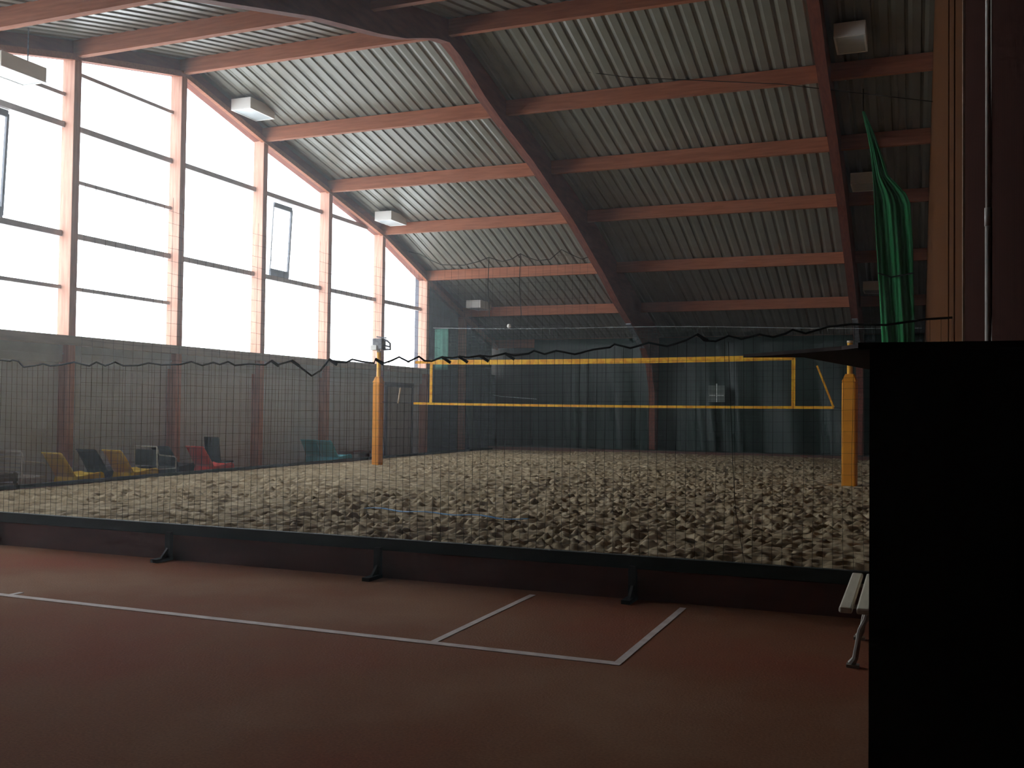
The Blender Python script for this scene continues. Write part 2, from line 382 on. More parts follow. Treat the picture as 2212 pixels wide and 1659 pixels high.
# ------------------------------------------------------------------ ceiling lamps
def lamp(x, y, label, ztop):
    L, Wd, Hh = 0.92, 0.54, 0.26
    root = thing('ceiling_lamp', label, 'lamp', (x, y, ztop - Hh), group='white box lamps under the roof')
    sl = math.atan2(zdeck(y + .5) - zdeck(y - .5), 1.0)
    MB().box(-Wd / 2, Wd / 2, -L / 2, L / 2, 0.02, Hh).build('lamp_housing', M['lampbody'], root, bevel=0.01)
    m = MB(); t = 0.035
    m.box(-Wd / 2, Wd / 2, -L / 2, -L / 2 + t, 0, 0.02).box(-Wd / 2, Wd / 2, L / 2 - t, L / 2, 0, 0.02).box(-Wd / 2, -Wd / 2 + t, -L / 2 + t, L / 2 - t, 0, 0.02).box(Wd / 2 - t, Wd / 2, -L / 2 + t, L / 2 - t, 0, 0.02)
    m.build('lamp_rim', M['lampbody'], root)
    MB().box(-Wd / 2 + t, Wd / 2 - t, -L / 2 + t, L / 2 - t, 0.008, 0.021).build('lamp_cover', M['lampglass'], root)
    for dy in (-0.3, 0.3):
        zt = zdeck(y + dy) + 0.02 - (ztop - Hh)
        MB().box(-0.007, 0.007, dy - 0.007, dy + 0.007, Hh - 0.01, max(zt, Hh + 0.02)).build('hanger', M['greynut'], root)
    return root
lamp(-12.36, 5.85, 'box lamp at the left edge in front of the window wall', 7.47)
lamp(-12.36, 12.42, 'box lamp just below the ridge beside the window wall', 8.66)
lamp(-12.15, 18.6, 'box lamp halfway down the slope beside the window wall', 7.24)
lamp(-11.98, 24.5, 'box lamp in the dark corner above the green net', 5.33)
lamp(0.74, 12.42, 'large looking box lamp high up right of the right roof frame', 8.62)
lamp(0.70, 18.25, 'box lamp beside the green net bundle, middle of the right row', 7.26)
lamp(0.72, 24.05, 'lowest box lamp beside the green net bundle', 5.45)

# ------------------------------------------------------------------ sandbox: boards and sand
root = thing('sandbox_board', 'long maroon board wall with dark capping along the near edge of the sand', 'board', (0, YB, 0))
def rel(mb, name, m_, root, **k):
    a = mb.build(name, m_, root, loc=tuple(root.location), **k); a.location = (0, 0, 0)
    if root.rotation_euler.z: pass
    return a
rel(MB().box(-12.6, XR - 0.02, YB, YB + 0.04, 0.0, 0.27), 'panel', M['boardpanel'], root)
rel(MB().box(-12.6, XR - 0.02, YB - 0.012, YB + 0.055, 0.27, HB), 'capping', M['boardrail'], root, bevel=0.006)
for x in (-10.8, -8.23, -5.65, -3.068, -0.49):
    m = MB().box(x - 0.035, x + 0.035, YB - 0.05, YB - 0.001, 0.0, 0.30).box(x - 0.04, x + 0.04, YB - 0.26, YB, 0.0, 0.035)
    m.prism([(YB - 0.16, 0.03), (YB - 0.05, 0.03), (YB - 0.05, 0.13)], 0, x - 0.012, x + 0.012)
    rel(m, 'foot_bracket', M['iron'], root)
root = thing('sandbox_board', 'dark green edge board of the sand along the window side, before the chairs', 'board', (-11.5, 13, 0))
rel(MB().box(-11.49, -11.42, YB + 0.06, 24.55, 0.0, 0.31), 'panel', M['boardpanel'], root)
rel(MB().box(-11.50, -11.41, YB + 0.06, 24.55, 0.31, 0.365), 'capping', M['boardrail'], root, bevel=0.006)
root = thing('sandbox_board', 'dark edge board at the far end of the sand below the curtain', 'board', (-5, 24.6, 0))
rel(MB().box(-11.6, XR - 0.02, 24.56, 24.62, 0.0, 0.40), 'panel', M['boardpanel'], root)
rel(MB().box(-11.6, XR - 0.02, 24.55, 24.64, 0.40, 0.43), 'capping', M['boardrail'], root)

def sand():
    x0, x1, y0, y1, st = -11.405, XR - 0.01, YB + 0.045, 24.55, 0.031
    nx = int((x1 - x0) / st) + 1; ny = int((y1 - y0) / st) + 1
    xs = np.linspace(x0, x1, nx); ys = np.linspace(y0, y1, ny)
    H = np.zeros((ny, nx))
    # broad undulation
    X, Y = np.meshgrid(xs, ys)
    for _ in range(10):
        kx, ky = rng.normal(0, 0.9, 2); H += 0.012 * np.sin(kx * X + ky * Y + rng.uniform(0, 6.3))
    # footprints: elongated dents with a raised rim
    for _ in range(42000):
        cx, cy = rng.uniform(x0, x1), rng.uniform(y0, y1); a = rng.uniform(0, math.pi)
        la, lb = rng.uniform(0.065, 0.12), rng.uniform(0.038, 0.062); dep = rng.uniform(0.010, 0.032)
        R = 0.3
        i0, i1 = np.searchsorted(xs, (cx - R, cx + R)); j0, j1 = np.searchsorted(ys, (cy - R, cy + R))
        if i1 - i0 < 2 or j1 - j0 < 2: continue
        dx = xs[i0:i1][None, :] - cx; dy = ys[j0:j1][:, None] - cy
        u = (dx * math.cos(a) + dy * math.sin(a)) / la; v = (-dx * math.sin(a) + dy * math.cos(a)) / lb
        q = u * u + v * v
        H[j0:j1, i0:i1] += -dep * np.exp(-q * 1.1) + dep * 0.5 * np.exp(-(np.sqrt(q) - 1.5) ** 2 * 3.0)
    H -= H.mean()
    H = 0.075 * np.tanh(H / 0.075)
    Z = 0.305 + H
    # settle at the edges
    e = np.minimum.reduce([(X - x0), (x1 - X), (Y - y0), (y1 - Y)])
    wgt = np.clip(e / 0.5, 0.15, 1)
    Z = 0.30 + (Z - 0.30) * wgt
    verts = np.stack([X, Y, Z], -1).reshape(-1, 3)
    idx = np.arange(nx * ny).reshape(ny, nx)
    q = np.stack([idx[:-1, :-1], idx[:-1, 1:], idx[1:, 1:], idx[1:, :-1]], -1).reshape(-1, 4)
    me = bpy.data.meshes.new('sand'); me.vertices.add(len(verts)); me.vertices.foreach_set('co', verts.ravel())
    me.loops.add(q.size); me.loops.foreach_set('vertex_index', q.ravel().astype(np.int32))
    me.polygons.add(len(q)); me.polygons.foreach_set('loop_start', (np.arange(len(q)) * 4).astype(np.int32)); me.polygons.foreach_set('loop_total', np.full(len(q), 4, np.int32))
    me.update(calc_edges=True); me.validate()
    me.polygons.foreach_set('use_smooth', np.ones(len(q), bool))
    me.materials.append(M['sand'])
    o = bpy.data.objects.new('sand', me); COL.objects.link(o)
    tag(o, 'pale trodden sand full of footprints filling the beach court', 'sand', kind='stuff')
sand()

# blue line tape lying on the sand
def ribbon(pts, w, m_, name, label, cat):
    m = MB()
    rows = [[(x, y - w / 2, z), (x, y + w / 2, z)] for x, y, z in pts]
    m.sheet(rows); o = m.build(name, m_, solid=0.006); return tag(o, label, cat)
pts = [(-4.75 + i * 0.13, 4.80 - 0.012 * i + 0.03 * math.sin(i * 0.7), 0.372 + 0.012 * math.sin(i * 1.1)) for i in range(19)]
ribbon(pts, 0.075, M['bluetape'], 'boundary_tape', 'blue boundary tape half buried in the near sand', 'tape')
pts = [(0.05 - 0.12 * i * 0.5, 4.0 + i * 0.22, 0.415 + 0.015 * math.sin(i)) for i in range(0, 6)]

# ------------------------------------------------------------------ nets
HEM = [(-12.6, 2.16), (-12.0, 2.10), (-11.5, 2.16), (-11.0, 2.10), (-10.5, 2.17), (-10.0, 2.11), (-9.5, 2.17), (-9.0, 2.12), (-8.6, 2.17), (-8.244, 2.18), (-8.109, 2.168), (-8.064, 2.179), (-7.975, 2.167), (-7.885, 2.096), (-7.725, 2.111), (-7.581, 2.132), (-7.466, 2.11), (-7.296, 2.12), (-7.107, 2.151), (-6.988, 2.124), (-6.878, 2.107), (-6.776, 2.149), (-6.646, 2.106), (-6.499, 2.147), (-6.378, 2.105), (-6.167, 2.109), (-6.025, 2.134), (-5.838, 2.112), (-5.59, 2.116), (-5.441, 2.145), (-5.292, 2.105), (-5.145, 2.134), (-5.06, 2.113), (-4.952, 2.142), (-4.861, 2.102), (-4.683, 2.116), (-4.478, 2.105), (-4.398, 2.148), (-4.317, 2.105), (-4.146, 2.147), (-4.049, 2.084), (-3.902, 1.989), (-3.797, 2.045), (-3.695, 2.158), (-3.607, 2.129), (-3.498, 2.124), (-3.424, 2.156), (-3.311, 2.132), (-3.173, 2.117), (-3.158, 2.158), (-3.057, 2.116), (-2.969, 2.143), (-2.892, 2.175), (-2.789, 2.128), (-2.672, 2.178), (-2.611, 2.136), (-2.535, 2.131), (-2.421, 2.171), (-2.312, 2.161), (-2.238, 2.174), (-2.141, 2.164), (-2.02, 2.181), (-1.9, 2.171), (-1.758, 2.2), (-1.663, 2.178), (-1.524, 2.194), (-1.469, 2.224), (-1.363, 2.188), (-1.25, 2.221), (-1.069, 2.185), (-0.893, 2.226), (-0.736, 2.245), (-0.693, 2.274), (-0.546, 2.235), (-0.377, 2.282), (-0.21, 2.247), (-0.045, 2.298), (0.056, 2.349), (0.117, 2.296), (0.218, 2.286), (0.329, 2.333), (0.436, 2.303), (0.591, 2.34), (0.707, 2.315), (0.81, 2.344), (0.866, 2.375), (0.972, 2.342), (1.157, 2.396), (1.339, 2.412), (1.6, 2.40), (1.9, 2.44), (2.10, 2.45)]
hx = [p[0] for p in HEM]; hz = [p[1] for p in HEM]
root = thing('divider_net', 'black ball net with wavy hem standing on the near sandbox board', 'net', (0, YB + 0.02, 0))
m = MB(); t = 0.0026
x = -12.58
while x < 2.1:
    zt = float(np.interp(x, hx, hz)); s = 0.012 * math.sin(x * 3.1) + 0.01 * math.sin(x * 7.7)
    m.bar((x, YB + 0.02, HB), (x + s, YB + 0.02, zt * 0.5), t); m.bar((x + s, YB + 0.02, zt * 0.5), (x, YB + 0.02, zt), t)
    x += 0.082
z = 0.45
while z < 2.1:
    pts = []
    xx = -12.6
    prev = None
    while xx <= 2.11:
        f = (z - HB) / (2.15 - HB); p = (xx, YB + 0.02, HB + f * (float(np.interp(xx, hx, hz)) * 0.35 + 2.15 * 0.65 - HB))
        if prev: m.bar(prev, p, t * 0.6)
        prev = p; xx += 0.7
    z += 0.085
rel(m, 'net_mesh', M['cord'], root)
rel(MB().tube([(a, YB + 0.02, b) for a, b in HEM], 0.010, 6), 'hem_tape', M['hem'], root)
nk = 0
for i in range(1, len(HEM) - 1):
    if HEM[i][1] > HEM[i - 1][1] and HEM[i][1] > HEM[i + 1][1] and -4.6 < HEM[i][0] < 0.4 and i % 2:
        rel(MB().bar((HEM[i][0], YB + 0.02, HEM[i][1]), (HEM[i][0] + 0.09, YB + 0.02, HEM[i][1] - 0.055), 0.018, 0.026), 'hem_knot', M['hem'], root)
# loose rope hanging in the net on the right
tag(MB().tube([(0.33, YB, 2.28), (0.36, YB, 1.6), (0.375, YB, 1.24), (0.40, YB, 0.85), (0.48, YB, 0.39)], 0.0025, 5).build('hanging_rope', M['cord']), 'thin dark rope hanging down the divider net before the right sand', 'rope')

# tall side net along the gable
def grid_net(root, P, Q, z0, ztop, dx, dz, t, m_):
    """vertical net from P(x,y) to Q with ztop(s) giving the upper edge"""
    P = Vector((P[0], P[1], 0)); Q = Vector((Q[0], Q[1], 0)); L = (Q - P).length; n = int(L / dx)
    m = MB()
    for i in range(n + 1):
        p = P.lerp(Q, i / n); m.bar((p.x, p.y, z0), (p.x, p.y, ztop(i / n)), t)
    z = z0
    while z < max(ztop(0), ztop(1), ztop(.5)):
        segs = 24; prev = None
        for i in range(segs + 1):
            p = P.lerp(Q, i / segs)
            zz = z + 0.01 * math.sin(i * 2.1 + z * 5)
            ok = zz < ztop(i / segs)
            if prev and ok: m.bar(prev, (p.x, p.y, zz), t)
            prev = (p.x, p.y, zz) if ok else None
        z += dz
    rel(m, 'net_mesh', m_, root)
root = thing('ball_net', 'tall thin ball net standing between the sand and the chairs, in front of the windows', 'net', (-11.455, 14, 0.365))
grid_net(root, (-11.455, 6.6), (-11.455, 20.5), 0.365, lambda s: 5.62 + 0.1 * math.sin(s * 25) ** 2, 0.24, 0.24, 0.004, M['cord'])
ROPE = [(-12.7, 6.5), (-12.239, 6.384), (-11.935, 6.214), (-11.508, 6.025), (-10.748, 5.978), (-10.262, 6.068), (-9.932, 6.178), (-9.496, 6.034), (-9.201, 6.09), (-8.924, 6.241), (-8.689, 6.121), (-8.369, 6.011), (-7.981, 6.035), (-7.644, 6.30), (-7.373, 6.154), (-7.021, 5.991), (-6.62, 6.1)]
rx = [p[0] for p in ROPE]; rz_ = [p[1] for p in ROPE]
root = thing('ball_net', 'dark thin net hung from a draped rope under the roof behind the left yellow post', 'net', (-9.5, 20.6, 3))
grid_net(root, (-11.38, 20.6), (-6.62, 20.6), 0.38, lambda s: float(np.interp(-11.38 + 4.76 * s, rx, rz_)), 0.22, 0.25, 0.004, M['cord'])
rel(MB().tube([(a, 20.6, b) for a, b in ROPE], 0.012, 6), 'rope', M['cord'], root)
for x in (-9.93, -8.92):
    rel(MB().tube([(x, 20.6, float(np.interp(x, rx, rz_))), (x - 0.02, 20.6, 5.3), (x + 0.05, 20.6, 4.4)], 0.012, 5), 'hanging_strand', M['cord'], root)

# green netting bundle hanging from the roof
def bundle():
    root = thing('green_netting', 'bright green netting gathered and hanging from the roof beside the right wall', 'netting', (1.3, 14.5, 3))
    Lp = [(7.72, 0.84, 0.88), (7.3, 0.93, 1.05), (6.9, 1.0, 1.18), (6.4, 1.05, 1.33), (6.0, 1.07, 1.66), (5.8, 1.08, 1.74), (5.0, 1.12, 1.79), (4.3, 1.16, 1.80), (3.6, 1.2, 1.82), (3.0, 1.23, 1.83), (2.2, 1.26, 1.84), (1.2, 1.28, 1.85), (0.40, 1.3, 1.86)]
    rows = []
    for z, a, b in Lp:
        r = []
        for j in range(33):
            s = j / 32; x = a + (b - a) * s
            y = 14.5 + 0.05 * math.sin(s * 12 + z * 0.9) * min(1, (b - a) * 2) + 0.022 * math.sin(s * 41 + z)
            r.append((x, y, z))
        rows.append(r)
    rel(MB().sheet(rows), 'netting', M['greenbundle'], root, smooth=True, solid=0.01)
    rel(MB().tube([(0.86, 14.5, 7.72), (0.86, 14.5, zdeck(14.5) + 0.02)], 0.01, 6), 'hanging_cord', M['cord'], root)
    m = MB()
    m.tube([(1.14, 14.38, 4.45), (1.4, 14.35, 4.35), (1.8, 14.36, 4.42)], 0.015, 6)
    rel(m, 'tie_rope', M['cord'], root)
bundle()

# ------------------------------------------------------------------ far curtain
def curtain():
    root = thing('tarpaulin_curtain', 'dark green tarpaulin curtain with folds behind the far end of the sand', 'curtain', (-4, 27.4, 0.0))
    def fold(x, z):
        a = 0.5 + 0.5 * math.sin(x * 1.3 + 1.0); h = max(0.15, min(1, (3.0 - z) / 2.4))
        return 0.15 * h * math.sin(x * 4.2 + 0.7 * math.sin(x * 1.7) + 0.25 * z) + 0.05 * math.sin(x * 13 + z) * h * a
    rows = []
    for i in range(15):
        z = 0.02 + 4.2 * i / 14; r = []
        n = 420
        for j in range(n + 1):
            x = -11.05 + (XR - 0.03 + 11.05) * j / n
            r.append((x + 0.12 * (1 - i / 14) * math.sin(x * 2.3), 27.48 + fold(x, z), z))
        rows.append(r)
    rel(MB().sheet(rows), 'tarpaulin', M['curtain'], root, smooth=True, solid=0.004)
    return root
curtain()
root = thing('mesh_net', 'green mesh net with a pale top wire between the last window and the far curtain', 'net', (-5.5, 22.3, 0.36))
m = MB(); x = -12.55; zw = lambda x: 4.26 - 0.018 * (x + 12.55) - 0.03 * math.sin((x + 12.55) * 0.6)
while x < XR - 0.05:
    m.bar((x, 22.3, 0.39), (x, 22.3, zw(x)), 0.004); x += 0.12
z = 0.45
while z < 4.1:
    m.bar((-12.55, 22.3, z), (XR - 0.06, 22.3, z), 0.004); z += 0.10
rel(m, 'net_mesh', M['greencord'], root)
rel(MB().tube([(-12.6 + i * 0.365, 22.3, zw(-12.6 + i * 0.365)) for i in range(41)], 0.006, 6), 'wire', M['silvercord'], root)
rows = []
for i in range(8):
    z = 2.9 + 1.32 * i / 7
    rows.append([(-12.52 + 0.06 * j, 22.27 + 0.02 * math.sin(j * 1.1), z) for j in range(9)])
rel(MB().sheet(rows), 'gathered_end', M['greenpale'], root, smooth=True, solid=0.006)
# gathered curtain tail left
rows = []
for i in range(12):
    z = 0.02 + 1.95 * i / 11; w = 0.10 + 0.12 * abs(i / 11 - 0.6)
    rows.append([(-12.25 - 0.25 * (i / 11) + w * math.cos(a), 24.9 + w * 0.6 * math.sin(a), z) for a in [2 * math.pi * q / 14 for q in range(15)]])
o = MB().sheet(rows).build('curtain_tail', M['curtain'], smooth=True); tag(o, 'rolled green curtain tail standing in the dark far corner', 'curtain')
root = thing('curtain_patch', 'grey square panel with a pale cross mark on the green curtain', 'panel', (-4.35, 27.16, 2.27))
MB().box(-0.28, 0.28, -0.01, 0.0, -0.28, 0.28).build('panel', M['patch'], root)
MB().box(-0.02, 0.02, -0.016, -0.01, -0.28, 0.34).box(-0.24, 0.24, -0.016, -0.01, -0.07, -0.035).build('cross', M['patchcross'], root)
tag(MB().tube([(-11.41, 24.5, 2.14), (-11.1, 24.5, 2.09), (-10.6, 24.5, 2.06), (-9.82, 24.5, 2.01)], 0.012, 6).build('loose_rope', M['silvercord']), 'thin pale rope stretched across the dark far corner', 'rope')
o = MB().add([], []); bm = bmesh.new(); bmesh.ops.create_icosphere(bm, subdivisions=2, radius=0.07)
me = bpy.data.meshes.new('ball'); bm.to_mesh(me); bm.free(); me.materials.append(M['conduit'])
for q in me.polygons: q.use_smooth = True
o = bpy.data.objects.new('ball', me); COL.objects.link(o); o.location = (-9.95, 22.3, 4.27); tag(o, 'small white ball caught at the top of the far net', 'ball')
tag(MB().tube([(-6.42, 12.5, 9.0), (-3.6, 12.9, 8.42), (-0.6, 13.25, 8.05), (XR, 13.8, 7.58)], 0.008, 5).build('roof_cable', M['cord']), 'thin dark cable stretched below the roof sheeting in the middle bay', 'cable')

# ------------------------------------------------------------------ beach volleyball net and posts
A = Vector((-9.757, 13.851, 0)); B = Vector((0.728, 12.713, 0)); D = (B - A).normalized()
def net_post(p, label, padw):
    root = thing('net_post', label, 'net post', (p.x, p.y, 0.25), math.atan2(D.y, D.x), group='yellow net posts')
    b = padw / 2
    MB().prism([(-b, -b), (b, -b), (b, b), (-b, b)], 2, 0.0, 2.0).build('post_pad', M['yellowpad'], root, bevel=0.03)
    # bevelled shoulder of the pad
    m = MB(); s = b * 0.55
    m.add([(-b, -b, 2.0), (b, -b, 2.0), (b, b, 2.0), (-b, b, 2.0), (-s, -s, 2.14), (s, -s, 2.14), (s, s, 2.14), (-s, s, 2.14)], [(3, 2, 1, 0), (4, 5, 6, 7), (0, 1, 5, 4), (1, 2, 6, 5), (2, 3, 7, 6), (3, 0, 4, 7)])
    m.build('pad_shoulder', M['yellowpad'], root)
    MB().tube([(0, 0, 0.0), (0, 0, 2.72)], 0.05, 12).build('pole', M['yellowpost'], root, smooth=True)
    MB().tube([(0, 0, 2.71), (0, 0, 2.75)], 0.055, 12).build('pole_cap', M['paletrim'], root, smooth=True)
    return root
net_post(A, 'yellow padded net post on the window side', 0.20)
net_post(B, 'yellow padded net post at the right, partly under the booth roof', 0.25)
root = thing('post_bracket', 'grey clamp box with side arm on top of the left yellow post', 'bracket', (A.x, A.y, 3.02))
MB().box(-0.13, 0.13, -0.10, 0.10, 0.0, 0.26).build('clamp_box', M['greynut'], root, bevel=0.02)
MB().box(-0.16, 0.0, -0.13, 0.06, -0.02, 0.10).build('base_plate', M['lampbody'], root, bevel=0.01)
m = MB().tube([(0.1, 0, 0.24), (0.22, -0.01, 0.20), (0.30, -0.02, 0.14), (0.31, -0.02, 0.0), (0.12, 0, 0.0)], 0.025, 8); m.tube([(0.12, 0, 0.1), (0.3, -0.02, 0.06)], 0.02, 8)
m.build('bracket_arm', M['sash'], root, smooth=True)
MB().bar((-0.06, 0, 0.30), (0.18, 0, 0.27), 0.05, 0.03).build('bracket_bar', M['sash'], root)

def NP(s, z): p = A + D * s; return (p.x, p.y, z)
LN = (B - A).length
s0, s1 = 1.44, 9.545
root = thing('volleyball_net', 'yellow edged beach volleyball net stretched between the two yellow posts', 'net', NP(LN / 2, 2.2))
def strip(sa, sb, z0, z1, za=None, zb=None, th=0.012, n=20, sag=0.0):
    m = MB(); rows0 = []
    for i in range(n):
        a = sa + (sb - sa) * i / n; b = sa + (sb - sa) * (i + 1) / n
        f = lambda s: -sag * 4 * ((s - sa) / (sb - sa)) * (1 - (s - sa) / (sb - sa))
        pa, pb = NP(a, 0), NP(b, 0); N = Vector((-D.y, D.x, 0)) * th / 2
        vs = []
        for (p, s) in ((pa, a), (pb, b)):
            for z in (z0 + f(s), z1 + f(s)):
                for sg in (-1, 1): vs.append((p[0] + N.x * sg, p[1] + N.y * sg, z))
        m.add(vs, [(0, 1, 3, 2), (4, 6, 7, 5), (0, 4, 5, 1), (2, 3, 7, 6), (0, 2, 6, 4), (1, 5, 7, 3)])
    return m
rel(strip(s0, s1, 2.66, 2.765, sag=0.03), 'net_tape', M['yellowtape'], root)
rel(strip(s0 - 0.45, s1 + 0.72, 1.75, 1.80, sag=0.02), 'net_tape', M['yellowtape'], root)
rel(strip(s0 - 0.02, s0 + 0.05, 1.76, 2.7, n=1), 'net_tape', M['yellowtape'], root)
rel(strip(s1 - 0.05, s1 + 0.02, 1.76, 2.7, n=1), 'net_tape', M['yellowtape'], root)
rel(strip(s0 - 0.42, s0, 2.68, 2.74, n=2), 'net_tape', M['yellowtape'], root)
m = MB(); x = s0
while x < s1:
    m.bar(NP(x, 1.77), NP(x, 2.69), 0.0035); x += 0.1
z = 1.85
while z < 2.65:
    m.bar(NP(s0, z), NP(s1, z), 0.0035); z += 0.1
rel(m, 'net_mesh', M['cord'], root)
rel(MB().tube([NP(0.62, 2.13), NP(0.56, 1.77)], 0.02, 8), 'tension_strap', M['paletrim'], root)
rel(MB().bar(NP(9.96, 2.55), NP(10.26, 1.78), 0.045, 0.03), 'tension_strap', M['yellowtape'], root)
for pa, pb in ((NP(0.06, 2.72), NP(s0 - 0.42, 2.71)), (NP(s1, 2.71), NP(LN - 0.06, 2.73)), (NP(0.11, 1.8), NP(s0 - 0.45, 1.78)), (NP(10.26, 1.78), NP(LN - .13, 1.76))):
    rel(MB().tube([pa, pb], 0.006, 6), 'tension_rope', M['cord'], root)

# ------------------------------------------------------------------ chairs along the window wall
def lounge(name, label, m_, loc, rz, w=0.54, group='moulded plastic lounge chairs by the window wall'):
    """one-piece moulded lounge chair facing +y in its own space"""
    root = thing(name, label, 'chair', loc, rz, group)
    def shell(path, nm, sm=True, flare=0.0):
        rows = []
        for i, (y, z) in enumerate(path):
            r = []
            for j in range(9):
                u = j / 8 - 0.5
                dip = 0.035 * (1 - (2 * u) ** 2)
                r.append((u * w * (1 + flare * i / len(path)), y - (dip if nm == 'backrest' else 0), z - (dip if nm == 'seat' else 0)))
            rows.append(r)
        return MB().sheet(rows).build(nm, m_, root, smooth=sm, solid=0.022)
    shell([(-0.10, 0.41), (-0.15, 0.48), (-0.23, 0.60), (-0.32, 0.72), (-0.39, 0.81), (-0.43, 0.825)], 'backrest', True, -0.12)
    shell([(-0.10, 0.41), (0.0, 0.41), (0.15, 0.43), (0.32, 0.455), (0.44, 0.46), (0.49, 0.44)], 'seat')
    shell([(0.49, 0.44), (0.515, 0.34), (0.52, 0.16), (0.52, 0.0)], 'leg_panel')
    shell([(-0.10, 0.41), (-0.14, 0.26), (-0.15, 0.12), (-0.15, 0.0)], 'leg_panel')
    for sx in (-1, 1):
        m = MB(); x = sx * w / 2
        m.add([(x, -0.14, 0.25), (x, 0.5, 0.31), (x, 0.47, 0.44), (x, -0.10, 0.41)], [(0, 1, 2, 3)])
        m.build('skirt', m_, root, solid=0.02)
    return root
lounge('lounge_chair', 'yellow lounge chair nearest the left edge', M['yellowplastic'], (-11.84, 6.80, 0), math.radians(-3), 0.5)
lounge('lounge_chair', 'dark navy lounge chair between the two yellow ones', M['navyplastic'], (-12.43, 8.12, 0), 0, 0.5)
lounge('lounge_chair', 'yellow lounge chair right of the navy one', M['yellowplastic'], (-11.84, 8.17, 0), math.radians(-3), 0.5)
lounge('lounge_chair', 'dark navy lounge chair beside the white tubular chair and left of the red chair', M['navyplastic'], (-12.42, 10.05, 0), math.radians(1), 0.5)
lounge('lounge_chair', 'red lounge chair in the middle of the row', M['redplastic'], (-11.84, 10.44, 0), math.radians(-3), 0.5)
lounge('lounge_chair', 'turquoise lounge chair, farther from the sand, left one of the turquoise pair', M['blueplastic'], (-12.42, 15.4, 0), math.radians(1), 0.5)
lounge('lounge_chair', 'turquoise lounge chair close to the sand, right one of the turquoise pair', M['blueplastic'], (-11.84, 15.22, 0), math.radians(-2), 0.5)

def tube_chair(label, loc, rz, slat=False):
    root = thing('garden_chair', label, 'chair', loc, rz)
    for sx in (-1, 1):
        x = sx * 0.27
        MB().tube([(x, 0.28, 0.0), (x, 0.27, 0.62), (x, 0.22, 0.655), (x, -0.2, 0.70), (x, -0.27, 0.86)], 0.013, 8).build('armrest_frame', M['whitetube'], root, smooth=True)
        MB().tube([(x, -0.30, 0.0), (x, -0.24, 0.42), (x, -0.27, 0.86)], 0.013, 8).build('leg', M['whitetube'], root, smooth=True)
    MB().tube([(-0.27, 0.27, 0.42), (0.27, 0.27, 0.42), (0.27, -0.24, 0.42), (-0.27, -0.24, 0.42), (-0.27, 0.26, 0.42)], 0.013, 8).build('seat_frame', M['whitetube'], root, smooth=True)
    MB().tube([(-0.27, -0.27, 0.86), (0.27, -0.27, 0.86)], 0.013, 8).build('rail', M['whitetube'], root, smooth=True)
    if slat:
        m = MB(); b = MB()
        for i in range(7): m.box(-0.26, 0.26, -0.22 + 0.075 * i, -0.17 + 0.075 * i, 0.42, 0.44)
        for i in range(6): b.box(-0.26, 0.26, -0.27, -0.25, 0.47 + 0.07 * i, 0.515 + 0.07 * i)
        m.build('seat', M['whitetube'], root); b.build('backrest', M['whitetube'], root)
    else:
        MB().box(-0.25, 0.25, -0.23, 0.26, 0.425, 0.46).build('seat', M['darkfabric'], root, bevel=0.012)
        MB().box(-0.25, 0.25, -0.275, -0.245, 0.50, 0.80).build('backrest', M['darkfabric'], root, bevel=0.012)
    return root
tube_chair('white tubular armchair with dark seat beside the second yellow chair', (-11.98, 9.04, 0), math.radians(0))
tube_chair('white slatted garden chair at the left edge of the row', (-12.2, 6.08, 0), math.radians(3), True)
root = thing('upright_chair', 'upright dark blue chair behind the red lounge chair', 'chair', (-12.43, 11.55, 0), math.radians(-4))
MB().prism([(-0.20, 0.42), (-0.17, 0.42), (-0.25, 0.98), (-0.28, 0.98)], 0, -0.21, 0.21).build('backrest', M['navyplastic'], root, bevel=0.01)
MB().box(-0.21, 0.21, -0.20, 0.22, 0.42, 0.45).build('seat', M['navyplastic'], root, bevel=0.01)
for sx, sy in ((-1, -1), (1, -1), (-1, 1), (1, 1)):
    MB().tube([(sx * 0.19, sy * 0.18, 0.42), (sx * 0.2, sy * 0.21, 0.0)], 0.012, 8).build('leg', M['iron'], root)
root = thing('crate', 'low brown crate at the left edge before the slatted chair', 'crate', (-12.05, 5.36, 0))
m = MB().box(-0.3, 0.3, -0.26, 0.26, 0.0, 0.03)
for z in (0.08, 0.24, 0.40): m.box(-0.3, 0.3, -0.26, -0.24, z, z + 0.12).box(-0.3, 0.3, 0.24, 0.26, z, z + 0.12).box(-0.3, -0.28, -0.26, 0.26, z, z + 0.12).box(0.28, 0.3, -0.26, 0.26, z, z + 0.12)
for sx in (-1, 1):
    for sy in (-1, 1): m.box(sx * 0.27 - 0.02, sx * 0.27 + 0.02, sy * 0.23 - 0.02, sy * 0.23 + 0.02, 0, 0.54)
m.build('crate_body', M['crate'], root)
root = thing('wall_bench', 'low maroon bench against the wall left of the yellow post', 'bench', (-12.5, 17.4, 0))
MB().box(-0.18, 0.18, -0.6, 0.6, 0.38, 0.46).build('seat', M['maroonbox'], root, bevel=0.01)
for sy in (-1, 1): MB().box(-0.16, 0.16, sy * 0.5 - 0.03, sy * 0.5 + 0.03, 0, 0.38).build('leg', M['maroonbox'], root)

